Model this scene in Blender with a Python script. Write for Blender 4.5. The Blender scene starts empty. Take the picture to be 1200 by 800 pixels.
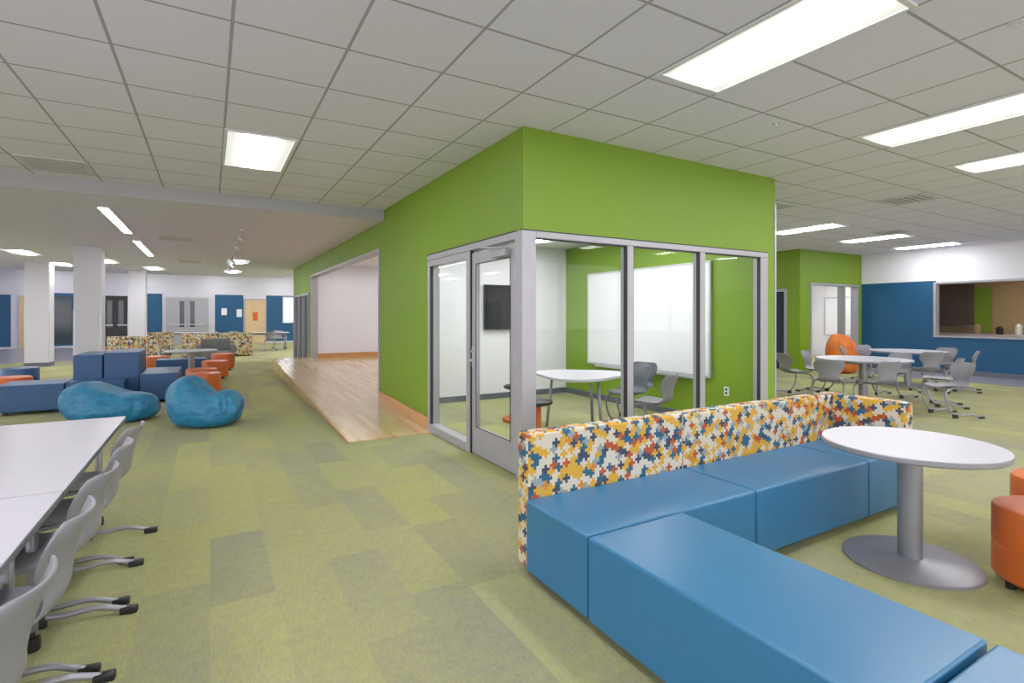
import bpy, bmesh, math, random
from mathutils import Vector, Matrix, noise
random.seed(4)
S = bpy.context.scene
try:
    S.view_settings.view_transform = 'Standard'
    S.view_settings.look = 'None'
    S.view_settings.exposure = -0.20
    S.view_settings.gamma = 1.07
except Exception: pass

def lin(c):
    r=[]
    for v in c:
        v=v/255.0
        r.append(v/12.92 if v<=0.04045 else ((v+0.055)/1.055)**2.4)
    return (r[0],r[1],r[2],1.0)

# ---------------------------------------------------------------- materials
class NT:
    def __init__(s,name):
        s.m=bpy.data.materials.new(name); s.m.use_nodes=True
        s.t=s.m.node_tree; s.n=s.t.nodes; s.l=s.t.links
        s.b=s.n['Principled BSDF']; s.out=s.n['Material Output']
    def _set(s,sock,v):
        if isinstance(v,bpy.types.NodeSocket): s.l.new(v,sock)
        else: sock.default_value=v
    def math(s,op,a,b=None,c=None):
        n=s.n.new('ShaderNodeMath'); n.operation=op
        s._set(n.inputs[0],a)
        if b is not None: s._set(n.inputs[1],b)
        if c is not None: s._set(n.inputs[2],c)
        return n.outputs[0]
    def pos(s):
        return s.n.new('ShaderNodeNewGeometry').outputs['Position']
    def objc(s):
        return s.n.new('ShaderNodeTexCoord').outputs['Object']
    def uv(s):
        return s.n.new('ShaderNodeTexCoord').outputs['UV']
    def sep(s,v):
        n=s.n.new('ShaderNodeSeparateXYZ'); s.l.new(v,n.inputs[0]); return n.outputs
    def comb(s,x=0.,y=0.,z=0.):
        n=s.n.new('ShaderNodeCombineXYZ')
        s._set(n.inputs[0],x); s._set(n.inputs[1],y); s._set(n.inputs[2],z)
        return n.outputs[0]
    def vscale(s,v,sc):
        n=s.n.new('ShaderNodeVectorMath'); n.operation='MULTIPLY'
        s.l.new(v,n.inputs[0]); n.inputs[1].default_value=sc
        return n.outputs[0]
    def noise(s,v,scale,detail=2.0,rough=0.5):
        n=s.n.new('ShaderNodeTexNoise'); s.l.new(v,n.inputs['Vector'])
        n.inputs['Scale'].default_value=scale; n.inputs['Detail'].default_value=detail
        n.inputs['Roughness'].default_value=rough
        return n.outputs['Fac']
    def white(s,v):
        n=s.n.new('ShaderNodeTexWhiteNoise'); n.noise_dimensions='2D'
        s.l.new(v,n.inputs['Vector']); return n.outputs['Value']
    def ramp(s,f,stops,interp='LINEAR'):
        n=s.n.new('ShaderNodeValToRGB'); n.color_ramp.interpolation=interp
        e=n.color_ramp.elements
        while len(e)<len(stops): e.new(0.5)
        for i,(p,c) in enumerate(stops):
            e[i].position=p; e[i].color=c
        s.l.new(f,n.inputs[0]); return n.outputs[0]
    def mix(s,f,a,b,mode='MIX'):
        n=s.n.new('ShaderNodeMix'); n.data_type='RGBA'; n.blend_type=mode
        s._set(n.inputs[0],f); s._set(n.inputs[6],a); s._set(n.inputs[7],b)
        return n.outputs[2]
    def bump(s,h,strength=0.3,dist=0.01):
        n=s.n.new('ShaderNodeBump'); n.inputs['Strength'].default_value=strength
        n.inputs['Distance'].default_value=dist
        s.l.new(h,n.inputs['Height']); s.l.new(n.outputs[0],s.b.inputs['Normal'])
    def col(s,c): s._set(s.b.inputs['Base Color'],c)
    def p(s,rough=0.5,metal=0.0,spec=None):
        s.b.inputs['Roughness'].default_value=rough
        s.b.inputs['Metallic'].default_value=metal
        if spec is not None: s.b.inputs['Specular IOR Level'].default_value=spec

def simple(name,c,rough=0.5,metal=0.0,spec=None,var=0.05,vscale=6.0,bump=0.0,bscale=200.):
    t=NT(name); base=lin(c)
    f=t.noise(t.objc(),vscale,3.0)
    dark=tuple(x*(1-var) for x in base[:3])+(1,)
    lite=tuple(min(1,x*(1+var)) for x in base[:3])+(1,)
    t.col(t.ramp(f,[(0.3,dark),(0.7,lite)]))
    t.p(rough,metal,spec)
    if bump>0: t.bump(t.noise(t.objc(),bscale,2.0),bump,0.002)
    return t.m

def emit(name,c,strength):
    t=NT(name); t.col(lin(c)); t.b.inputs['Emission Color'].default_value=lin(c)
    t.b.inputs['Emission Strength'].default_value=strength
    return t.m

M={}
M['green']=simple('green_paint',(112,147,16),0.55,var=0.02,vscale=1.0,bump=0.05,bscale=150)
M['white']=simple('white_paint',(226,225,233),0.6,var=0.02,vscale=1.0)
M['whitegray']=simple('light_gray_paint',(204,203,212),0.6,var=0.02,vscale=1.0)
M['soffit']=simple('soffit_shade_gray',(172,171,178),0.6,var=0.02,vscale=1.0)  # soffit shade put into the colour, darker than the ceiling paint
M['bluewall']=simple('blue_paint',(10,76,116),0.55,var=0.03,vscale=1.0)
M['alu']=simple('brushed_aluminium',(190,191,196),0.35,0.55,var=0.03)
M['frame']=simple('silver_frame_paint',(166,165,172),0.4,0.3,var=0.02)
M['dark']=simple('black_plastic',(25,26,28),0.4)
M['darkgray']=simple('dark_gray_finish',(40,42,46),0.6)  # also colours the painted shadow lines of the glazing frame
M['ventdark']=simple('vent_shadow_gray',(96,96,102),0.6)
M['vinyl']=simple('blue_vinyl',(42,108,152),0.32,var=0.04,vscale=3.0,bump=0.04,bscale=400)
M['vinyl2']=simple('deep_blue_vinyl',(38,80,128),0.42,var=0.04,vscale=3.0)
M['orange']=simple('orange_vinyl',(200,94,28),0.4,var=0.05,vscale=4.0)
M['shell']=simple('gray_chair_plastic',(130,129,137),0.42,var=0.02)
M['slate']=simple('slate_chair_plastic',(78,84,96),0.42,var=0.02)
M['laminate']=simple('white_laminate',(200,198,210),0.3,var=0.01,vscale=2)
M['edge']=simple('gray_edge_band',(104,105,114),0.45)
M['steel']=simple('silver_powdercoat',(146,146,153),0.38,0.45,var=0.03)
M['tv']=simple('tv_screen',(18,20,24),0.12)
M['board']=simple('whiteboard_surface',(230,231,238),0.18,var=0.01)
M['gray_fab']=simple('gray_fabric',(110,112,112),0.9,var=0.1,vscale=60)
M['wooddoor']=simple('maple_door',(204,176,134),0.45,var=0.08,vscale=2)
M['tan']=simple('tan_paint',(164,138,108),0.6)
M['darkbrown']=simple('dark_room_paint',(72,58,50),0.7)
M['baseb']=simple('gray_rubber_base',(90,94,106),0.5)
M['vinylfloor']=simple('gray_vinyl_floor',(134,133,146),0.3,var=0.04,vscale=2)
M['nightglass']=simple('dim_door_glass',(40,52,62),0.1)
M['light']=emit('luminaire_reflector_glow',(255,255,255),0.5)  # emission stands for lens light falling on the side reflectors
M['lightc']=emit('luminaire_lens',(255,253,255),34.0)
M['linear']=emit('linear_luminaire',(255,255,255),20.0)
M['daywin']=emit('daylit_window',(190,215,235),1.0)
M['exit']=emit('exit_sign_green',(60,220,120),1.5)

# bean-bag fabric
t=NT('turquoise_beanbag_fabric'); o=t.objc()
f=t.noise(t.vscale(o,(5,5,10)),2.0,3.0)
t.col(t.ramp(f,[(0.3,lin((22,100,142))),(0.7,lin((36,128,170)))])); t.p(0.5); t.bump(f,0.5,0.03); M['bean']=t.m
t=NT('orange_beanbag_fabric'); f=t.noise(t.objc(),5,3.0)
t.col(t.ramp(f,[(0.3,lin((205,95,30))),(0.7,lin((235,130,50)))])); t.p(0.6); t.bump(f,0.6,0.04); M['obean']=t.m

# carpet
t=NT('green_carpet_tile'); P=t.pos(); x,y,z=t.sep(P)
ix=t.math('FLOOR',t.math('DIVIDE',x,0.31))
offs=t.math('MULTIPLY',t.white(t.comb(ix,7.3)),1.0)
iy2=t.math('FLOOR',t.math('ADD',t.math('DIVIDE',y,0.95),offs))
wn=t.white(t.comb(ix,iy2))
wn2=t.white(t.comb(iy2,t.math('ADD',ix,31.0)))
soft=t.noise(t.vscale(P,(1.6,0.7,1)),1.0,3.0)
streak=t.noise(t.vscale(P,(26,150,1)),1.0,3.0,0.65)
streak2=t.noise(t.vscale(P,(120,16,1)),1.0,3.0,0.6)
fine=t.noise(P,150.0,3.0,0.8)
blot=t.noise(t.vscale(P,(12,16,1)),1.0,5.0,0.8)
v=t.math('ADD',t.math('MULTIPLY',wn,0.33),t.math('MULTIPLY',soft,0.50))
v=t.math('ADD',v,t.math('MULTIPLY',t.math('SUBTRACT',streak,0.46),1.0))
v=t.math('ADD',v,t.math('MULTIPLY',t.math('SUBTRACT',blot,0.46),0.7))
c=t.ramp(v,[(0.10,lin((166,167,106))),(0.42,lin((154,155,108))),(0.66,lin((143,142,116))),(0.95,lin((124,122,110)))])
br=t.math('ADD',t.math('MULTIPLY',wn2,0.08),t.math('ADD',0.0,t.math('ADD',t.math('MULTIPLY',streak,0.50),t.math('ADD',t.math('MULTIPLY',streak2,0.50),t.math('MULTIPLY',fine,0.95)))))
c2=t.mix(1.0,c,t.comb(br,br,br),'MULTIPLY')
t.col(c2); t.p(0.95,spec=0.1); t.bump(fine,0.4,0.004); M['carpet']=t.m

# ceiling tile
def ceil_mat(name,gx,gy,ox,oy,tile=(233,230,252),line=(168,166,180)):
    t=NT(name); P=t.pos(); x,y,z=t.sep(P)
    def ln(v,o_,g_,w):
        a=t.math('FLOORED_MODULO',t.math('SUBTRACT',v,o_),g_)
        d=t.math('MINIMUM',a,t.math('SUBTRACT',g_,a))
        return t.math('LESS_THAN',d,w),d
    lx,dx=ln(x,ox,gx,0.010); ly,dy=ln(y,oy,gy,0.010)
    L=t.math('MAXIMUM',lx,ly)
    sp=t.noise(P,260.0,2.0,0.7)
    tc=t.ramp(sp,[(0.35,tuple(q*0.92 for q in lin(tile)[:3])+(1,)),(0.6,lin(tile))])
    t.col(t.mix(L,tc,lin(line))); t.p(0.85,spec=0.15)
    t.bump(t.math('MINIMUM',t.math('MINIMUM',dx,dy),0.016),0.2,0.15)
    return t.m
M['ceil']=ceil_mat('ceiling_tile_grid',0.66,0.673,0.113,5.5)
M['ceil2']=simple('smooth_ceiling_paint',(220,217,237),0.7,var=0.01)
M['ceil3']=ceil_mat('far_ceiling_tile_grid',0.61,0.61,0,0)

# wood
t=NT('maple_strip_floor'); P=t.pos(); x,y,z=t.sep(P)
ix=t.math('FLOOR',t.math('DIVIDE',x,0.083)); off=t.white(t.comb(ix,1.7))
iy=t.math('FLOOR',t.math('ADD',t.math('DIVIDE',y,0.9),t.math('MULTIPLY',off,3.0)))
w=t.white(t.comb(ix,iy)); gr=t.noise(t.vscale(P,(40,3,1)),1.0,4.0)
f=t.math('ADD',t.math('MULTIPLY',w,0.6),t.math('MULTIPLY',gr,0.4))
t.col(t.ramp(f,[(0.1,lin((192,152,104))),(0.5,lin((210,178,132))),(0.95,lin((222,198,158)))]))
t.p(0.18); t.b.inputs['Coat Weight'].default_value=0.3; t.b.inputs['Coat Roughness'].default_value=0.08
M['wood']=t.m
M['woodtrim']=simple('maple_trim',(194,142,84),0.35,var=0.1,vscale=4)

# plus-cross upholstery
t=NT('multicolour_cross_upholstery'); u=t.sep(t.uv())
s_=0.0185
i=t.math('FLOOR',t.math('DIVIDE',u[0],s_)); j=t.math('FLOOR',t.math('DIVIDE',u[1],s_))
k=t.math('FLOORED_MODULO',t.math('ADD',i,t.math('MULTIPLY',j,2.0)),5.0)
def eq(n): return t.math('COMPARE',k,float(n),0.4)
cx=t.math('ADD',t.math('SUBTRACT',i,eq(1)),eq(4)); cy=t.math('ADD',t.math('SUBTRACT',j,eq(2)),eq(3))
wn=t.white(t.comb(t.math('ADD',cx,0.5),t.math('ADD',cy,0.5)))
cream=lin((196,190,172))
t.col(t.ramp(wn,[(0.0,cream),(0.34,lin((198,154,58))),(0.60,lin((166,80,48))),(0.68,lin((44,92,118))),(0.82,lin((58,68,86))),(0.90,lin((132,148,152))),(0.97,lin((188,126,48)))],'CONSTANT'))
t.p(0.8,spec=0.2); t.bump(t.noise(t.uv(),500.,2.),0.2,0.002); M['cross']=t.m

# glass (thin pane)
t=NT('clear_glazing'); t.n.remove(t.b)
tr=t.n.new('ShaderNodeBsdfTransparent'); tr.inputs[0].default_value=(0.93,0.95,0.94,1)
gl=t.n.new('ShaderNodeBsdfGlossy'); gl.inputs['Roughness'].default_value=0.02
lw=t.n.new('ShaderNodeLayerWeight'); lw.inputs[0].default_value=0.5
fa=t.math('ADD',t.math('MULTIPLY',t.math('POWER',lw.outputs['Facing'],4.0),0.35),0.02)
mx=t.n.new('ShaderNodeMixShader'); t.l.new(fa,mx.inputs[0]); t.l.new(tr.outputs[0],mx.inputs[1]); t.l.new(gl.outputs[0],mx.inputs[2])
t.l.new(mx.outputs[0],t.out.inputs[0]); M['glass']=t.m

# ---------------------------------------------------------------- geometry helpers
def uv_box(bm):
    L=bm.loops.layers.uv.verify()
    for f in bm.faces:
        n=f.normal; a=[abs(n.x),abs(n.y),abs(n.z)]; m=a.index(max(a))
        for l in f.loops:
            c=l.vert.co
            l[L].uv = (c.y,c.z) if m==0 else ((c.x,c.z) if m==1 else (c.x,c.y))
def finish(bm,name,mat,smooth=False,uv=True):
    bm.normal_update()
    if uv: uv_box(bm)
    me=bpy.data.meshes.new(name); bm.to_mesh(me); bm.free()
    if isinstance(mat,str): mat=M[mat]
    me.materials.append(mat)
    if smooth: me.polygons.foreach_set('use_smooth',[True]*len(me.polygons))
    return me
def boxes_mesh(name,lst,mat,bevel=0.0,seg=3):
    bm=bmesh.new()
    for q,(a,b) in enumerate(lst):
        r=bmesh.ops.create_cube(bm,size=1.0); e=0.00025*q
        for v in r['verts']:
            v.co=Vector([(a[k]+b[k])/2+v.co[k]*(b[k]-a[k]-e) for k in range(3)])
    if bevel>0:
        bmesh.ops.bevel(bm,geom=list(bm.edges),offset=bevel,segments=seg,profile=0.5,affect='EDGES')
    return finish(bm,name,mat,smooth=bevel>0)
def obj(name,me,parent=None,loc=None,wn=False):
    o=bpy.data.objects.new(name,me); S.collection.objects.link(o)
    if parent: o.parent=parent
    if loc: o.location=loc
    if wn:
        m=o.modifiers.new('wn','WEIGHTED_NORMAL'); m.keep_sharp=True
    return o
def empty(name,loc=(0,0,0),rot=0.0):
    e=bpy.data.objects.new(name,None); e.empty_display_size=0.1
    e.location=loc; e.rotation_euler=(0,0,rot); S.collection.objects.link(e); return e
def box(name,a,b,mat,parent=None,bevel=0.0,seg=3):
    return obj(name,boxes_mesh(name,[(a,b)],mat,bevel,seg),parent,wn=bevel>0)
def boxes(name,lst,mat,parent=None,bevel=0.0):
    return obj(name,boxes_mesh(name,lst,mat,bevel),parent,wn=bevel>0)
def pane(name,a,b,parent=None):
    d=[b[k]-a[k] for k in range(3)]; m=d.index(min(d)); c=(a[m]+b[m])/2
    o=[k for k in range(3) if k!=m]; bm=bmesh.new(); vs=[]
    for (p,q) in ((0,0),(1,0),(1,1),(0,1)):
        v=[0,0,0]; v[m]=c; v[o[0]]=(a,b)[p][o[0]]; v[o[1]]=(a,b)[q][o[1]]; vs.append(bm.verts.new(v))
    bm.faces.new(vs)
    return obj(name,finish(bm,name,'glass'),parent)
def lathe_mesh(name,prof,mat,seg=48,cx=0,cy=0,sx=1,sy=1):
    bm=bmesh.new(); rings=[]
    for (r,z) in prof:
        if r<1e-5: rings.append([bm.verts.new((cx,cy,z))])
        else: rings.append([bm.verts.new((cx+sx*r*math.cos(2*math.pi*i/seg),cy+sy*r*math.sin(2*math.pi*i/seg),z)) for i in range(seg)])
    for a,b in zip(rings,rings[1:]):
        for i in range(seg):
            j=(i+1)%seg
            if len(a)==1 and len(b)==1: continue
            if len(a)==1: bm.faces.new((a[0],b[i],b[j]))
            elif len(b)==1: bm.faces.new((a[j],a[i],b[0]))
            else: bm.faces.new((a[i],b[i],b[j],a[j]))
    bmesh.ops.recalc_face_normals(bm,faces=bm.faces)
    return finish(bm,name,mat,smooth=True)
def sharp(o,ang=35):
    m=o.modifiers.new('es','EDGE_SPLIT'); m.split_angle=math.radians(ang); return o
def lathe(name,prof,mat,parent=None,loc=None,seg=48,sx=1,sy=1):
    return sharp(obj(name,lathe_mesh(name,prof,mat,seg,sx=sx,sy=sy),parent,loc))
def smoothpts(pts,n=6):
    P=[Vector(p) for p in pts]; out=[]
    for i in range(len(P)-1):
        p0=P[max(i-1,0)];p1=P[i];p2=P[i+1];p3=P[min(i+2,len(P)-1)]
        for k in range(n):
            t_=k/n
            out.append(0.5*((2*p1)+(p2-p0)*t_+(2*p0-5*p1+4*p2-p3)*t_*t_+(3*p1-p0-3*p2+p3)*t_**3))
    out.append(P[-1]); return out
def tube_mesh(name,pts,r,mat,seg=10,sm=True):
    P=smoothpts(pts) if sm else [Vector(p) for p in pts]
    bm=bmesh.new(); rings=[]; up=None
    for i,p in enumerate(P):
        d=(P[min(i+1,len(P)-1)]-P[max(i-1,0)]).normalized()
        if up is None:
            up=Vector((0,0,1)) if abs(d.z)<0.9 else Vector((1,0,0))
        a=d.cross(up).normalized(); b=a.cross(d).normalized(); up=b
        rings.append([bm.verts.new(p+a*r*math.cos(2*math.pi*q/seg)+b*r*math.sin(2*math.pi*q/seg)) for q in range(seg)])
    for A,B in zip(rings,rings[1:]):
        for q in range(seg):
            bm.faces.new((A[q],A[(q+1)%seg],B[(q+1)%seg],B[q]))
    bm.faces.new(rings[0]); bm.faces.new(rings[-1])
    bmesh.ops.recalc_face_normals(bm,faces=bm.faces)
    return finish(bm,name,mat,smooth=True)
def tube(name,pts,r,mat,parent=None,seg=10,sm=True):
    return obj(name,tube_mesh(name,pts,r,mat,seg,sm),parent)

# ---------------------------------------------------------------- shell
H=3.22; HL=3.05
box('floor',(-12,-5,-0.1),(20,33,0),'carpet')
box('floor_strip_east',(14.6,-2,0.0),(16.3,8.1,0.006),'vinylfloor')
box('floor_strip_northwest',(-12,22,0.0),(-3.4,31,0.006),'vinylfloor')
boxes('ceiling',[((-12,-5,H),(16.4,8.5,H+0.1)),((6.1,8.5,H),(16.4,14,H+0.1))],'ceil')
box('ceiling_lowered',(-12,8.5,HL),(2.6,24,HL+0.45),'ceil2')
box('trim_soffit_shade',(-12,8.485,HL-.005),(2.46,8.5,H),'soffit')  # strip with darker colour, offsets the light from the south openings
box('ceiling_north',(-12,24,3.65),(9,31,3.75),'ceil3')
boxes('wall_south_fill_opening',[((-12,-5.15,0),(16.4,-5,.35))]+[((-12+2.37*q,-5.12,.35),(-11.9+2.37*q,-5.02,H)) for q in range(12)]+[((16.3,-5.15,.35),(16.4,-5,H)),((-12,-5.15,3.1),(16.4,-5,H))],'frame')  # unseen behind the camera; openings added to let sky light reach the ceiling
boxes('wall_west_fill_opening',[((-12.15,-5,0),(-12,31,.35)),((-12.15,-5,3.0),(-12,31,3.7)),((-12.15,24,.35),(-12,31,3.0))]+[((-12.12,-5+2.4*q,.35),(-12.02,-4.9+2.4*q,3.0)) for q in range(13)],'white')  # out of view; open bays added as a second entry for sky light
box('ground_outside_bounce',(-40,-40,-.3),(40,60,-.12),simple('pale_bounce_ground',(190,188,186),0.9))  # unseen ground, added pale to bounce sky light indoors
WX=16.3
boxes('wall_east',[((WX,-5,0),(WX+.15,1.5,2.39)),((WX,6.31,0),(WX+.15,8.2,2.39)),((WX,1.5,0),(WX+.15,6.31,0.97)),],'bluewall')
boxes('wall_east_upper',[((WX,-5,2.39),(WX+.15,8.2,H)),((WX,1.5,2.32),(WX+.15,6.31,2.39))],'white')
e=empty('window_1')
boxes('frame',[((WX-.03,1.45,.93),(WX+.16,6.36,.98)),((WX-.03,1.45,2.30),(WX+.16,6.36,2.35)),((WX-.03,6.30,.93),(WX+.16,6.36,2.35)),((WX-.03,1.45,.93),(WX+.16,1.5,2.35)),((WX-.02,3.9,.95),(WX+.1,3.95,2.32))],'frame',e)
pane('glass',(WX+.07,1.5,.98),(WX+.08,6.30,2.30),e)
box('baseboard_east',(WX-.015,-5,0),(WX,8.1,.12),'baseb')
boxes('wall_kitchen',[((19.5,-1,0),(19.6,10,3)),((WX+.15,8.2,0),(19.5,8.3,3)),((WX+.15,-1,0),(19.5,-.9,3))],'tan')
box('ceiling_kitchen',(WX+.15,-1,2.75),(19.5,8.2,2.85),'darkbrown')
e=empty('kitchen_cabinet',(0,0,0))
box('base_unit',(18.8,1.2,0),(19.48,7.6,.92),'wooddoor',e); box('counter',(18.75,1.2,.92),(19.48,7.6,.96),'laminate',e)
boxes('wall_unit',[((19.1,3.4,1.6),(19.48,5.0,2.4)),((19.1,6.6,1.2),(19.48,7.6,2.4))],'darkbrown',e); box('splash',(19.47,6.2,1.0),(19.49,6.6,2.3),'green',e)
for q,(yy,hh,mm) in enumerate([(5.9,.22,'dark'),(5.5,.3,'white'),(5.1,.18,'orange'),(4.6,.26,'steel'),(6.4,.28,'tan')]):
    lathe('countertop_canister',[(0,0),(.07,0),(.08,.02),(.08,hh*.8),(.05,hh*.9),(.05,hh),(0,hh)],mm,None,(19.05,yy,.962),20)
box('kitchen_ceiling_light',(17.6,4.4,2.72),(18.2,5.6,2.745),emit('kitchen_luminaire',(255,235,205),16.0))

NY=8.1
boxes('wall_northeast',[((13.3,NY,0),(13.75,NY+.15,H)),((13.75,NY,2.34),(16.1,NY+.15,H)),((16.1,NY,0),(16.3,NY+.15,H)),
    ((13.3,8.45,2.2),(13.45,9.8,H)),((13.3,NY+.15,0),(13.45,8.45,H)),((13.3,9.8,0),(13.45,14,H))],'green')
boxes('trim_northeast_opening',[((13.74,NY-.02,0),(13.80,NY+.17,2.36)),((16.04,NY-.02,0),(16.12,NY+.17,2.36)),((13.74,NY-.02,2.30),(16.12,NY+.17,2.36)),((15.35,NY-.02,0),(15.41,NY+.17,2.3))],'frame')
boxes('wall_small_classroom',[((13.45,11.5,0),(19.5,11.6,H)),((19.5,8.3,0),(19.6,11.6,H))],'white')
box('ceiling_small_classroom',(13.45,8.25,2.9),(19.5,11.5,3.0),'white')
ml=emit('classroom_lens',(255,255,255),20)
for xx in (14.0,15.8,17.6):
    e=empty('recessed_ceiling_light',(xx,9.4,2.875)); box('lens',(0,0,0),(1.2,.6,.02),ml,e)
e=empty('whiteboard'); box('surface',(19.46,8.9,.8),(19.49,10.9,2.1),'board',e)
boxes('rim',[((19.45,8.86,2.1),(19.495,10.94,2.14)),((19.45,8.86,.76),(19.495,10.94,.8)),((19.45,8.86,.76),(19.495,8.9,2.14)),((19.45,10.9,.76),(19.495,10.94,2.14))],'alu',e)
e=empty('door_1')
boxes('frame',[((13.27,8.45,0),(13.40,8.52,2.2)),((13.27,9.35,0),(13.40,9.42,2.2)),((13.27,8.45,2.13),(13.40,9.8,2.2)),((13.27,9.73,0),(13.40,9.8,2.2))],'frame',e)
box('leaf_glass',(13.33,8.52,.05),(13.35,9.73,2.13),'nightglass',e)
box('wall_north_hall',(6.1,13.9,0),(16.4,14,H),'white')

# meeting room box ---------------------------------------------------
CX,CY=2.47,4.09; T=.14; FT=2.27
boxes('wall_meeting_south',[((CX,CY,FT),(6.18,CY+T,H)),((5.99,CY,0),(6.18,CY+T,FT))],'green')
boxes('wall_meeting_west',[((CX,CY+T,FT),(CX+T,6.45,H)),((CX,6.45,0),(CX+T,8.75,H)),((CX,8.75,2.6),(CX+T,15.6,H)),((CX,15.6,2.15),(CX+T,19.1,H)),((CX,15.6,0),(CX+T,16.0,2.15))],'green')
box('wall_meeting_east',(6.0,CY+T,0),(6.18,8.46,H),'green')
boxes('wall_meeting_north',[((CX+T,8.33,0),(6.0,8.46,3.1))],'white')
box('ceiling_meeting',(CX+T,CY+T,2.78),(6.0,8.33,2.86),'white')
for q,(xx,yy) in enumerate([(3.1,6.4),(4.5,6.4),(3.1,4.8),(4.8,4.8)]):
    e=empty('recessed_ceiling_light',(xx,yy,2.75)); box('housing',(0,0,0),(.62,1.25,.029),'white',e); box('lens',(.2,.04,-.006),(.42,1.21,0),'lightc',e); boxes('reflector_glow',[((.04,.04,-.004),(.2,1.21,0)),((.42,.04,-.004),(.58,1.21,0))],'light',e)  # side strips glow by emission, in place of light from the lens
box('baseboard_meeting_east',(5.985,CY+T,0),(6.0,8.33,.1),'baseb')
box('baseboard_meeting_north',(CX+T,8.315,0),(5.985,8.33,.1),'baseb')
box('trim_corner_guard',(6.165,CY-.01,0),(6.195,CY+.03,2.9),'alu')
boxes('wall_stage',[((CX+T,15.6,0),(6.2,15.7,H)),((6.1,8.46,0),(6.2,15.6,H))],'white')
box('ceiling_stage',(CX+T,8.46,2.95),(6.1,15.6,3.05),'white')
ml=emit('stage_lens',(255,255,255),7)
for yy in (9.4,11.6,13.6):
    for xx in (3.0,4.6):
        e=empty('recessed_ceiling_light',(xx,yy,2.93)); box('lens',(0,0,0),(.5,1.1,.018),ml,e)
boxes('trim_stage_opening',[((CX-.02,8.73,0.06),(CX+T+.02,8.79,2.6)),((CX-.02,15.54,0.2),(CX+T+.02,15.62,2.6)),((CX-.02,8.73,2.57),(CX+T+.02,15.62,2.62))],'frame')
def rz(y): return 0.012+0.03*(y-6.3)
bm=bmesh.new()
def slab(poly):
    top=[bm.verts.new((a,b,rz(b))) for a,b in poly]; bot=[bm.verts.new((a,b,0.0)) for a,b in poly]
    bm.faces.new(top); n=len(poly)
    for q in range(n): bm.faces.new((top[q],bot[q],bot[(q+1)%n],top[(q+1)%n]))
slab([(1.42,6.3),(CX,6.3),(CX,15.9),(1.50,15.9)])
slab([(CX,8.5),(6.1,8.5),(6.1,15.6),(CX,15.6)])
bmesh.ops.recalc_face_normals(bm,faces=bm.faces)
obj('floor_stage_ramp',finish(bm,'ramp','wood'))
bm=bmesh.new()
def skew(x0,x1,y0,y1,za,zb,xo=0):
    vs=[]
    for (yy,xs) in ((y0,0),(y1,xo)):
        for xx in (x0,x1):
            for zz in (za,zb): vs.append(bm.verts.new((xx+xs,yy,rz(yy)+zz)))
    for f in ((0,1,3,2),(4,6,7,5),(0,4,5,1),(2,3,7,6),(1,5,7,3),(0,2,6,4)): bm.faces.new([vs[q] for q in f])
skew(CX-.025,CX,6.42,8.73,0,.15)
skew(1.395,1.42,6.28,15.9,-.012,.004,.08)
bmesh.ops.recalc_face_normals(bm,faces=bm.faces)
obj('trim_ramp',finish(bm,'ramptrim','woodtrim'))
boxes('baseboard_stage',[((CX+T,15.58,rz(15.6)),(6.1,15.6,rz(15.6)+.12))],'woodtrim')

# storefront framing
D0=.03
fr=[((CX-D0,CY-D0,0),(CX+.12,CY+.10,FT)),
    ((CX+.12,CY-D0,FT-.06),(6.0,CY+.08,FT)),((CX+.12,CY-D0,0),(6.0,CY+.08,.10)),
    ((3.70,CY-D0,.1),(3.78,CY+.08,FT-.06)),((4.78,CY-D0,.1),(4.86,CY+.08,FT-.06)),((5.86,CY-D0,.1),(6.0,CY+.08,FT-.06)),
    ((CX-D0,CY+.10,FT-.07),(CX+.1,6.45,FT)),((CX-D0,5.17,0),(CX+.1,5.26,FT-.07)),((CX-D0,6.37,0),(CX+.1,6.45,FT-.07)),
    ((CX-D0,5.26,0),(CX+.1,6.37,.10)),((CX-D0,5.26,2.12),(CX+.1,6.37,FT-.07))]
boxes('trim_glazing_frame',fr,'frame',bevel=.004)
boxes('trim_glazing_shadow_line',[((3.688,CY-.022,.1),(3.70,CY+.02,FT-.06)),((4.768,CY-.022,.1),(4.78,CY+.02,FT-.06)),((3.78,CY-.02,.1),(3.79,CY+.02,FT-.06)),((4.86,CY-.02,.1),(4.87,CY+.02,FT-.06)),((5.85,CY-.02,.1),(5.86,CY+.02,FT-.06)),((CX+.12,CY-.02,FT-.072),(5.86,CY+.02,FT-.06)),  # dark strips stand in for shadowed gaps along the frame members
    ((CX-.02,5.26,.1),(CX+.02,5.272,2.12)),((CX-.02,6.358,.1),(CX+.02,6.37,2.12)),((CX-.02,5.16,0.0),(CX+.02,5.17,2.2)),((CX-.034,CY+.10,FT),(CX+.0,6.46,FT+.010)),((CX-.034,CY-.034,FT),(6.0,CY,FT+.010))],'darkgray')
pane('window_2',(CX+.12,CY+.03,.10),(3.70,CY+.04,FT-.06))
pane('window_3',(3.78,CY+.03,.10),(4.78,CY+.04,FT-.06))
pane('window_4',(4.86,CY+.03,.10),(5.86,CY+.04,FT-.06))
pane('window_5',(CX+.03,5.26,.10),(CX+.04,6.37,2.12))
e=empty('door_2',(CX-.005,4.21,0))
W=.95
boxes('leaf',[((0,0,.012),(.045,.10,2.17)),((0,W-.10,.012),(.045,W,2.17)),((0,.10,.012),(.045,W-.10,.30)),((0,.10,2.05),(.045,W-.10,2.17))],'frame',e,bevel=.003)
pane('glass',(.018,.1,.3),(.026,W-.1,2.05),e)
boxes('glass_bead',[((-.004,.10,.30),(.0,.112,2.05)),((-.004,W-.112,.30),(0,W-.10,2.05)),((-.004,.1,2.04),(0,W-.1,2.05)),((-.004,.1,.3),(0,W-.1,.31))],'darkgray',e)
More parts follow.
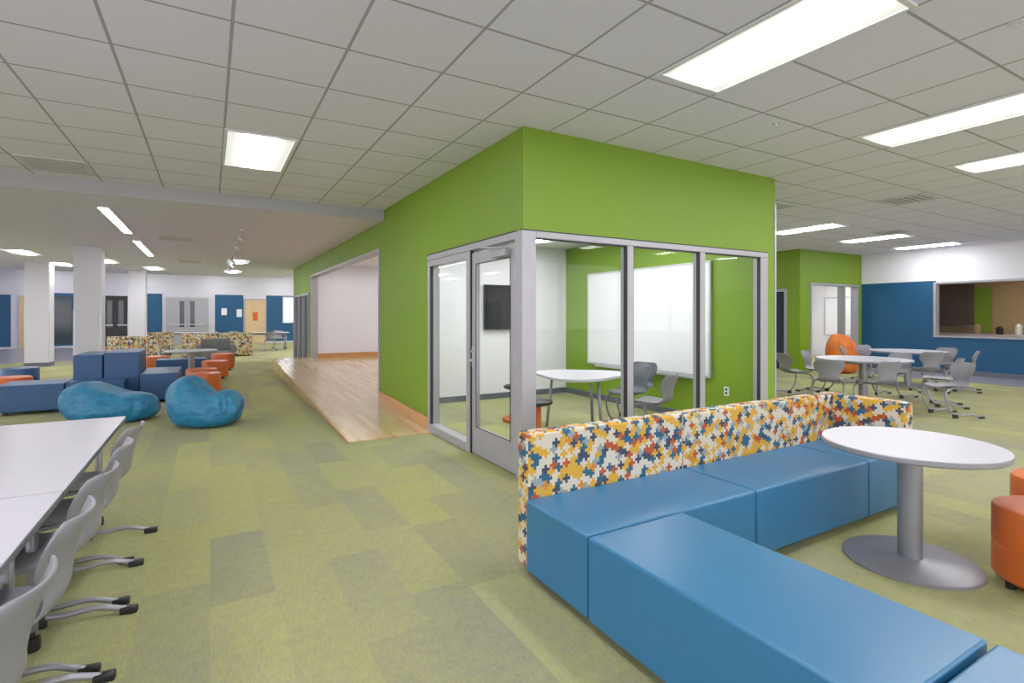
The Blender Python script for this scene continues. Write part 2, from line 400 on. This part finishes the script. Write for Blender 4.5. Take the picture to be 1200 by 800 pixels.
box('lock_plate',(-.012,W-.085,.94),(0,W-.02,1.16),'alu',e,bevel=.003)
tube('lever_handle',[(-.01,W-.05,1.02),(-.06,W-.05,1.02),(-.065,W-.09,1.02),(-.065,W-.19,1.015)],.011,'alu',e)
tube('lock_cylinder',[(-.012,W-.05,1.11),(-.03,W-.05,1.11)],.014,'alu',e,sm=False)
box('closer_body',(-.07,.10,2.06),(-.005,.38,2.13),'frame',e,bevel=.006)
tube('closer_arm',[(-.05,.16,2.14),(-.2,.33,2.15),(-.03,.55,2.17)],.009,'alu',e,sm=False)
boxes('hinge_set',[((-.012,-.012,zz),(.0,.012,zz+.11)) for zz in (.25,1.05,1.85)],'alu',e)
boxes('trim_hall_glazing_frame',[((CX-.03,16.0,0),(CX+.1,16.08,2.15)),((CX-.03,17.0,0),(CX+.1,17.08,2.15)),((CX-.03,18.0,0),(CX+.1,18.08,2.15)),((CX-.03,19.02,0),(CX+.1,19.1,2.15)),((CX-.03,16.0,2.08),(CX+.1,19.1,2.15))],'frame')
box('window_6',(CX+.03,16.08,0.02),(CX+.05,19.02,2.08),'nightglass')
box('wall_hall_return',(CX,19.1,0),(8,19.25,3.7),'green')
e=empty('whiteboard',(5.99,4.92,0))
box('surface',(-.03,0,.66),(-.01,2.66,2.22),'board',e)
boxes('rim',[((-.035,-.03,2.22),(0,2.69,2.25)),((-.035,-.03,.63),(0,2.69,.66)),((-.035,-.03,.63),(0,0,2.25)),((-.035,2.66,.63),(0,2.69,2.25))],'alu',e)
box('marker_tray',(-.10,.2,.60),(0,2.4,.63),'alu',e)
e=empty('wall_television',(4.19,8.325,1.24)); box('bezel',(0,-.07,0),(.98,-.02,.80),'dark',e,bevel=.006); box('screen',(.02,-.074,.03),(.96,-.07,.78),'tv',e); box('mount',(.3,-.02,.2),(.64,.0,.6),'dark',e)
e=empty('power_outlet',(5.985,4.62,.42)); box('plate',(0,0,0),(.012,.075,.12),'white',e,bevel=.003); boxes('sockets',[((-.002,.02,.02),(0,.055,.05)),((-.002,.02,.07),(0,.055,.10))],'darkgray',e)

# north far wall
FY=31
boxes('wall_north',[((-12,FY,0),(9,FY+.15,3.7))],'whitegray')
boxes('wall_north_blue_panel',[((-6.48,FY-.02,.1),(-5.3,FY,2.5)),((-3.25,FY-.02,.1),(-2.05,FY,2.55)),((.21,FY-.02,.1),(1.51,FY,2.55)),((2.60,FY-.02,.1),(4.6,FY,2.55)),((-12,FY-.02,.1),(-7.6,FY,2.4))],'bluewall')
def dbl_door(name,x0,x1,h,mleaf,mglass,y=FY):
    e=empty(name,(x0,y,0)); w=x1-x0
    boxes('frame',[((-.06,-.08,0),(0,-.02,h+.06)),((w,-.08,0),(w+.06,-.02,h+.06)),((0,-.08,h),(w,-.02,h+.06))],'darkgray' if mleaf=='dark' else 'alu',e)
    boxes('leaf',[((.0,-.06,.01),(w/2-.01,-.03,h)),((w/2+.01,-.06,.01),(w,-.03,h))],mleaf,e)
    boxes('vision_glass',[((w/2-.32,-.065,.9),(w/2-.12,-.06,h-.15)),((w/2+.12,-.065,.9),(w/2+.32,-.06,h-.15))],mglass,e)
    boxes('push_bar',[((.08,-.12,1.0),(w/2-.08,-.065,1.05)),((w/2+.08,-.12,1.0),(w-.08,-.065,1.05))],'alu',e)
dbl_door('door_3',-1.9,-.1,2.35,'frame','nightglass')
dbl_door('door_4',-4.45,-3.35,2.35,'dark','nightglass')
e=empty('door_5',(1.6,FY,0)); box('leaf',(0,-.05,.01),(.95,-.02,2.3),'wooddoor',e); boxes('frame',[((-.06,-.07,0),(0,-.01,2.36)),((.95,-.07,0),(1.01,-.01,2.36)),((0,-.07,2.3),(.95,-.01,2.36))],'frame',e); box('poster',(.35,-.056,1.2),(.6,-.05,1.65),'orange',e); tube('lever_handle',[(.87,-.05,1.0),(.87,-.1,1.0),(.75,-.1,1.0)],.012,'alu',e,sm=False)
e=empty('door_6',(-7.3,FY,0)); box('leaf',(0,-.05,.01),(.75,-.02,2.3),'wooddoor',e); boxes('frame',[((-.06,-.07,0),(0,-.01,2.36)),((.75,-.07,0),(.81,-.01,2.36)),((0,-.07,2.3),(.75,-.01,2.36))],'frame',e)
e=empty('window_7')
boxes('frame',[((3.4,FY-.06,1.05),(4.5,FY-.02,1.1)),((3.4,FY-.06,2.45),(4.5,FY-.02,2.5)),((3.4,FY-.06,1.05),(3.45,FY-.02,2.5)),((4.45,FY-.06,1.05),(4.5,FY-.02,2.5))],'frame',e)
box('glass',(3.45,FY-.045,1.1),(4.45,FY-.03,2.45),'daywin',e)
boxes('window_8',[((-6.3,FY-.06,.2),(-5.5,FY-.02,2.35))],'nightglass')
box('notice_sign',(1.2,FY-.04,1.4),(1.45,FY-.021,1.8),'white')
box('notice_sign',(.5,FY-.04,1.5),(.75,FY-.021,1.85),'white')
e=empty('exit_sign',(-.9,24.3,3.35)); box('body',(0,0,0),(.35,.05,.2),'white',e); box('face',(.03,-.005,.03),(.32,0,.17),'exit',e); box('stem',(.16,.01,.2),(.19,.04,.30),'white',e)

for (xx,yy,w) in [(-2.4,15.3,.5),(-2.2,22.4,.5),(-4.35,20.3,.55)]:
    e=empty('structural_column',(xx,yy,0)); box('shaft',(-w/2,-w/2,0),(w/2,w/2,HL),'whitegray',e,bevel=.01)
    box('base_trim',(-w/2-.012,-w/2-.012,0),(w/2+.012,w/2+.012,.12),'baseb',e)
    boxes('corner_guards',[((w/2-.03,-w/2-.004,.12),(w/2+.004,-w/2+.03,1.6)),((-w/2-.004,-w/2-.004,.12),(-w/2+.03,-w/2+.03,1.6))],'alu',e)

# ---------------------------------------------------------------- ceiling fixtures
def troffer(x,y,z=H,w=.64,l=1.33):
    e=empty('recessed_ceiling_light',(x,y,z))
    boxes('frame',[((0,0,-.014),(w,.03,0)),((0,l-.03,-.014),(w,l,0)),((0,.03,-.014),(.03,l-.03,0)),((w-.03,.03,-.014),(w,l-.03,0))],'white',e)
    box('reflector',(.03,.03,-.006),(w-.03,l-.03,-.001),'light',e)  # reflector glow is added emission, the lens is the lamp
    box('lens',(w*.27,.07,-.022),(w*.73,l-.07,-.006),'lightc',e,bevel=.006)
for x in (-7.6,-5.1,-2.5,.113,2.76,5.40,7.38,10.0,12.7): troffer(x,1.40)
for x in (-7.6,-5.1,.113,7.4,10.0,12.6,15.1): troffer(x,5.5)
for x in (-7.6,-5.1,-2.5,.113,2.76,5.40,8.0,10.6,13.2): troffer(x,-2.6)
for x in (8.0,10.6): troffer(x,9.7)
for (x,y) in [(-4.3,16.6),(-4.2,20.0),(-2.9,18.2),(.4,16.5),(.4,20.5),(-6.5,13),(-6.5,17),(-8.5,20),(-1.9,20.3),(-4.2,10.5)]: troffer(x,y,HL,.6,1.2)
for (x,y) in [(-8,26),(-5,26),(-2,26),(1,26),(-6.5,29),(-3,29),(0,29),(3,29),(4,26)]: troffer(x,y,3.65,.6,1.2)
for (y0,y1) in [(9.4,12.1),(13.3,16.4)]:
    e=empty('linear_ceiling_light',(-1.33,y0,HL)); box('housing',(-.075,0,-.02),(.075,y1-y0,0),'white',e); box('lens',(-.055,.02,-.026),(.055,y1-y0-.02,-.02),'linear',e)
def vent(x,y,z,w=.6,l=.6):
    e=empty('air_vent',(x,y,z)); boxes('rim',[((0,0,-.012),(w,.05,0)),((0,l-.05,-.012),(w,l,0)),((0,.05,-.012),(.05,l-.05,0)),((w-.05,.05,-.012),(w,l-.05,0))],'whitegray',e)
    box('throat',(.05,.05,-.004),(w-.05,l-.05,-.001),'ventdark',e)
    boxes('louvers',[((.05,.05+(l-.1)*q/6,-.012),(w-.05,.095+(l-.1)*q/6,-.004)) for q in range(6)],'whitegray',e)
vent(-1.83,7.5,H,.62,.62); vent(7.4,4.9,H); vent(11.9,5.2,H); vent(-.9,12.3,HL); vent(-.8,17.5,HL); vent(8.7,3.5,H)
e=empty('track_lighting',(.5,10.6,HL)); box('rail',(-.018,0,-.03),(.018,8.0,0),'whitegray',e)
for q in range(6):
    yy=.2+q*1.5; 
    tube('stem',[(0,yy,-.03),(0,yy,-.14)],.008,'whitegray',e,sm=False)
    tube('spot_head',[(-.04,yy,-.12),(.05,yy+.04,-.22)],.035,'whitegray',e,sm=False)
for (x,y,z) in [(4.4,2.9,H),(6.9,5.2,H),(1.5,4.2,H),(-.6,7.2,H),(4.1,1.2,H)]:
    lathe('sprinkler_head',[(0,-.03),(.012,-.03),(.012,-.01),(.035,-.006),(.035,0),(0,0)],'whitegray',None,(x,y,z-.001),16)

# ---------------------------------------------------------------- furniture: chairs
def shell_mesh(mat,name):
    prof=[(.235,.425,.165),(.225,.447,.185),(.17,.457,.20),(.05,.45,.21),(-.08,.443,.21),(-.15,.447,.19),(-.195,.47,.155),(-.22,.515,.135),(-.225,.56,.145),(-.23,.62,.19),(-.245,.68,.218),(-.27,.735,.215),(-.29,.775,.19),(-.30,.795,.15)]
    bm=bmesh.new(); rows=[]; N=8
    for i,(y,z,w) in enumerate(prof):
        row=[]; back=max(0,min(1,(z-.46)/.12)) if y<-.1 else 0
        for k in range(N+1):
            u=-1+2*k/N
            row.append(bm.verts.new((w*u,y+back*.05*u*u, z+(1-back)*.018*u*u)))
        rows.append(row)
    for a,b in zip(rows,rows[1:]):
        for k in range(N): bm.faces.new((a[k],a[k+1],b[k+1],b[k]))
    bmesh.ops.recalc_face_normals(bm,faces=bm.faces)
    bmesh.ops.solidify(bm,geom=list(bm.faces),thickness=.013)
    return finish(bm,name,mat,smooth=True)
CH={}
for key,mt in (('gray','shell'),('slate','slate')):
    parts=[('shell',shell_mesh(mt,'chair_shell_'+key),'sub')]
    for sgn,nm in ((1,'right'),(-1,'left')):
        parts.append(('runner_'+nm,tube_mesh('chair_runner',[(sgn*.10,-.12,.43),(sgn*.15,.02,.428),(sgn*.19,.14,.415),(sgn*.215,.21,.35),(sgn*.22,.19,.2),(sgn*.222,.12,.08),(sgn*.225,.0,.045),(sgn*.232,-.15,.055),(sgn*.24,-.25,.03),(sgn*.24,-.28,.02)],.014,'steel'),None))
        parts.append(('glide_'+nm,boxes_mesh('chair_glide',[((sgn*.24-.018,-.325,.0),(sgn*.24+.018,-.25,.035))],'dark',.006,2),None))
        parts.append(('front_glide_'+nm,boxes_mesh('chair_front_glide',[((sgn*.223-.014,.04,.0),(sgn*.223+.014,.11,.06))],'dark',.004,2),None))
    parts.append(('crossbar',tube_mesh('chair_crossbar',[(-.10,-.12,.43),(0,-.13,.43),(.10,-.12,.43)],.0125,'steel'),None))
    parts.append(('underpan',boxes_mesh('chair_underpan',[((-.13,-.14,.425),(.13,.12,.44))],'edge',.005,2),None))
    CH[key]=parts
def chair(x,y,rot,key='gray',z=0,name='classroom_chair'):
    e=empty(name,(x,y,z),math.radians(rot))
    for nm,me,m in CH[key]:
        o=obj(nm,me,e)
        if m=='sub':
            q=o.modifiers.new('s','SUBSURF'); q.levels=1; q.render_levels=2
    return e
for (y,r) in [(4.20,80),(3.62,88),(3.07,80),(2.48,86),(1.90,82)]: chair(-.68,y,r)
for (x,y,r) in [(8.75,4.85,-60),(9.1,4.3,-20),(9.55,3.55,60),(9.5,5.9,-110),(10.9,4.9,80),(10.5,4.0,30),(10.3,5.9,190),
                (12.2,4.9,-40),(12.9,4.6,20),(13.6,5.2,80),(12.4,6.3,200),(13.3,6.4,160)]: chair(x,y,r)
chair(4.98,5.45,95,'slate'); chair(5.42,5.75,110,'slate'); chair(4.70,4.72,20,'gray')

def rect_table(x0,y0,x1,y1,h=.74,name='classroom_table'):
    e=empty(name,((x0+x1)/2,(y0+y1)/2,0)); a=(x1-x0)/2; b=(y1-y0)/2
    box('edge_band',(-a,-b,h-.032),(a,b,h-.004),'edge',e,bevel=.004)
    box('top',(-a+.001,-b+.001,h-.006),(a-.001,b-.001,h),'laminate',e)
    for sy in (-1,1):
        yy=sy*(b-.16)
        for sx in (-1,1):
            xx=sx*(a-.14)
            tube('leg',[(xx,yy,h-.03),(xx,yy,.09)],.022,'steel',e,sm=False)
            lathe('caster',[(0,0),(.03,.005),(.032,.03),(.03,.06),(.012,.065),(.012,.1),(0,.1)],'dark',e,(xx,yy,0),16)
        box('apron',(-a+.14,yy-.015,h-.085),(a-.14,yy+.015,h-.035),'steel',e)
    box('beam',(-.02,-b+.16,h-.08),(.02,b-.16,h-.04),'steel',e)
rect_table(-1.95,2.94,-.55,4.87)
rect_table(-1.95,1.0,-.55,2.93)
def ped_table(x,y,r,h=.725,br=.35,name='round_pedestal_table',sx=1,sy=1):
    e=empty(name,(x,y,0))
    lathe('top',[(0,h-.004),(r-.004,h-.004),(r-.004,h),(0,h)],'laminate',e,seg=72,sx=sx,sy=sy)
    lathe('edge_band',[(0,h-.034),(r-.006,h-.034),(r,h-.028),(r,h-.006),(r-.004,h-.002),(0,h-.002)],'steel',e,seg=72,sx=sx,sy=sy)
    lathe('column',[(0,.02),(.064,.02),(.064,h-.06),(0,h-.06)],'steel',e)
    lathe('spider_plate',[(0,h-.06),(.14,h-.06),(.16,h-.034),(0,h-.034)],'steel',e)
    lathe('base',[(0,0),(br,0),(br,.012),(br-.01,.018),(.09,.026),(.075,.034),(0,.034)],'steel',e,seg=72)
ped_table(3.70,1.565,.465)
ped_table(9.9,4.9,.72,.74,.35); ped_table(12.9,5.5,.7,.74,.35)
ped_table(-1.7,13.7,.5,.74,.3); ped_table(-.35,13.3,.5,.74,.3)
rect_table(.2,24.6,3.0,25.4); rect_table(-1.6,26.2,.3,27.0)
chair(2.2,24.3,0); chair(2.7,25.9,180); chair(.9,25.9,180)
e=empty('meeting_table',(4.15,5.45,0))
bm=bmesh.new(); n=64; ring=[]
for q in range(n):
    a=2*math.pi*q/n; r=.56*(1+.12*math.cos(3*a+.6))
    ring.append((r*math.cos(a)*1.05,r*math.sin(a)))
t0=[bm.verts.new((x,y,.74)) for x,y in ring]; b0=[bm.verts.new((x*.99,y*.99,.71)) for x,y in ring]
bm.faces.new(t0); bm.faces.new(list(reversed(b0)))
for q in range(n): bm.faces.new((t0[q],b0[q],b0[(q+1)%n],t0[(q+1)%n]))
bmesh.ops.recalc_face_normals(bm,faces=bm.faces)
obj('top',finish(bm,'mt','laminate'),e)
for a in (30,150,270):
    a=math.radians(a); tube('leg',[(.36*math.cos(a),.36*math.sin(a),.71),(.44*math.cos(a),.44*math.sin(a),.0)],.02,'steel',e,sm=False)
def stool(x,y):
    e=empty('wobble_stool',(x,y,0))
    lathe('seat',[(0,.46),(.15,.46),(.18,.475),(.18,.50),(.15,.515),(0,.51)],'dark',e)
    lathe('base',[(0,0),(.15,0),(.19,.02),(.19,.05),(.10,.09),(.05,.16),(.045,.46),(0,.46)],'orange',e)
stool(3.30,5.15); stool(3.75,6.4)

# sectional sofa --------------------------------------------------------
e=empty('sectional_sofa')
def seat(nm,x0,y0,x1,y1,h=.45,mat='vinyl',par=e,z0=.05):
    g_=.004
    box(nm,(x0+g_,y0+g_,z0),(x1-g_,y1-g_,h),mat,par,bevel=.014,seg=4)
    boxes(nm+'_feet',[((a-.025,b-.025,0),(a+.025,b+.025,z0)) for a in (x0+.1,x1-.1) for b in (y0+.1,y1-.1)],'dark',par)
seat('seat_near',1.55,1.985,2.83,2.55)
seat('seat_middle',2.83,1.985,4.10,2.55)
seat('seat_corner',4.10,1.985,4.66,2.55)
seat('chaise',1.545,.70,2.19,1.98)
seat('chaise_extension',1.545,-.60,2.19,.69)
box('back_near',(1.57,2.55,.05),(2.83,2.67,.82),'cross',e,bevel=.02,seg=4)
box('back_middle',(2.83,2.55,.05),(4.10,2.67,.82),'cross',e,bevel=.02,seg=4)
box('back_corner',(4.10,2.55,.05),(4.78,2.67,.82),'cross',e,bevel=.02,seg=4)
box('back_end',(4.665,2.0,.05),(4.785,2.56,.82),'cross',e,bevel=.02,seg=4)
boxes('back_feet',[((a,2.59,0),(a+.05,2.64,.06)) for a in (1.65,2.7,2.95,3.95,4.25,4.65)]+[((4.7,2.06,0),(4.75,2.11,.06))],'dark',e)

def pouf(x,y,r=.25,h=.45,mat='orange',name='round_ottoman'):
    e=empty(name,(x,y,0))
    lathe('cushion',[(0,.05),(r-.02,.05),(r,.07),(r,h*.52),(r-.004,h*.53),(r,h*.54),(r,h-.025),(r-.007,h-.008),(r-.025,h),(0,h+.004)],mat,e,seg=56)
    for q in range(4):
        a=math.pi/4+q*math.pi/2
        lathe('foot',[(0,0),(.025,0),(.025,.05),(0,.05)],'dark',e,((r-.06)*math.cos(a),(r-.06)*math.sin(a),0),12)
pouf(3.95,1.0,.25,.45); pouf(4.76,1.16,.25,.45)
pouf(-.1,11.4,.28,.42); pouf(-.15,12.35,.28,.42); pouf(.1,14.3,.28,.42); pouf(-2.95,11.95,.3,.45); pouf(-1.2,16.2,.3,.45); pouf(-3.3,14.0,.3,.45,'vinyl2'); pouf(.3,16.4,.28,.45)

e=empty('tiered_block_seating')
seat('low_block_left',-2.75,10.45,-1.95,11.2,.45,'vinyl2',e)
seat('low_block_front',-1.94,10.45,-1.2,10.95,.45,'vinyl2',e)
seat('tall_block_left',-1.94,10.96,-1.55,12.1,.84,'vinyl2',e)
seat('tall_block_right',-1.54,10.96,-1.05,12.1,.87,'vinyl2',e)
seat('low_block_right',-1.04,10.8,-.48,12.1,.50,'vinyl2',e)
e=empty('bench_ottoman'); seat('cushion',-1.1,14.7,-.1,15.3,.45,'vinyl2',e)
def small_sofa(x,y,w,rot=0,seatm='vinyl2'):
    e=empty('patterned_bench_sofa',(x,y,0),math.radians(rot))
    seat('seat',-w/2,-.6,w/2,0,.45,seatm,e)
    box('back',(-w/2,0,.05),(w/2,.12,.86),'cross',e,bevel=.02)
    boxes('back_feet',[((-w/2+.1,.03,0),(-w/2+.15,.08,.06)),((w/2-.15,.03,0),(w/2-.1,.08,.06))],'dark',e)
small_sofa(.25,21.6,2.2,180); small_sofa(-2.0,19.5,1.3,180); small_sofa(-1.9,23.6,1.4,180)
e=empty('lounge_armchair',(.15,18.2,0))
box('seat',(-.4,-.4,.08),(.4,.4,.42),'gray_fab',e,bevel=.03); box('back',(-.4,.28,.42),(.4,.42,.78),'gray_fab',e,bevel=.03)
box('arm_left',(-.5,-.4,.08),(-.39,.42,.62),'gray_fab',e,bevel=.03); box('arm_right',(.39,-.4,.08),(.5,.42,.62),'gray_fab',e,bevel=.03)
boxes('feet',[((a-.03,b-.03,0),(a+.03,b+.03,.08)) for a in (-.38,.38) for b in (-.3,.3)],'dark',e)

# bean bags -------------------------------------------------------------
def sstep(s):
    s=max(0,min(1,s)); return s*s*(3-2*s)
def beanbag(x,y,rot,L=1.1,Wd=.85,hb=.68,hf=.40,dip=.0,mat='bean',seed=0,name='beanbag_chair'):
    bm=bmesh.new(); NU,NV=120,56; rows=[]
    for iv in range(NV+1):
        ph=-math.pi/2+math.pi*iv/NV; row=[]
        for iu in range(NU):
            th=2*math.pi*iu/NU
            cr=max(0,math.cos(ph))**.42
            c_,s_2=math.cos(th),math.sin(th)
            px=math.copysign(abs(c_)**.8,c_)*cr; py=math.copysign(abs(s_2)**.8,s_2)*cr
            zz=(math.copysign(abs(math.sin(ph))**.9,math.sin(ph))+1)/2
            u=(px+1)/2
            hh=hb+(hf-hb)*sstep((u-.22)/.5)-dip*math.exp(-((u-.55)/.14)**2)
            taper=1-.22*zz
            q=Vector((px*L/2*(1-.10*zz)-.05*zz*(1-u),py*Wd/2*taper,zz*hh))
            nz=noise.noise(Vector((px*1.6+seed,py*1.6,zz*2)))*.03
            fold=(abs(noise.noise(Vector((c_*2.6+seed,s_2*2.6,zz*1.2+seed))))-.2)*.08*math.sin(math.pi*min(1,zz*1.05))
            k=min(1,zz*4)*min(1,cr*3+.3)
            q+=Vector((px,py,.4))*(nz+fold)*k
            q.z=max(0,q.z)
            row.append(bm.verts.new(q))
        rows.append(row)
    for a,b in zip(rows,rows[1:]):
        for k in range(NU): bm.faces.new((a[k],a[(k+1)%NU],b[(k+1)%NU],b[k]))
    bmesh.ops.remove_doubles(bm,verts=bm.verts,dist=1e-4)
    bmesh.ops.recalc_face_normals(bm,faces=bm.faces)
    me=finish(bm,name,mat,smooth=True)
    e=empty(name,(x,y,0),math.radians(rot)); obj('bag',me,e)
beanbag(-.04,8.3,-25,.94,.8,.68,.48,.07,seed=3)
beanbag(-1.2,9.3,-15,1.22,.8,.57,.40,.0,seed=9)
beanbag(14.3,7.55,0,.80,.75,1.02,.85,mat='obean',seed=5)

# ---------------------------------------------------------------- world + camera
w=bpy.data.worlds.new('world'); S.world=w; w.use_nodes=True
w.node_tree.nodes['Background'].inputs[0].default_value=(.98,.95,1,1); w.node_tree.nodes['Background'].inputs[1].default_value=4.0
cam=bpy.data.cameras.new('camera'); co=bpy.data.objects.new('camera',cam); S.collection.objects.link(co)
co.location=(0,0,1.5); co.rotation_euler=(math.radians(90),0,math.radians(-29.9))
cam.sensor_width=36; cam.lens=18.45; cam.shift_y=-31/1200; cam.clip_start=.05; cam.clip_end=200
S.camera=co
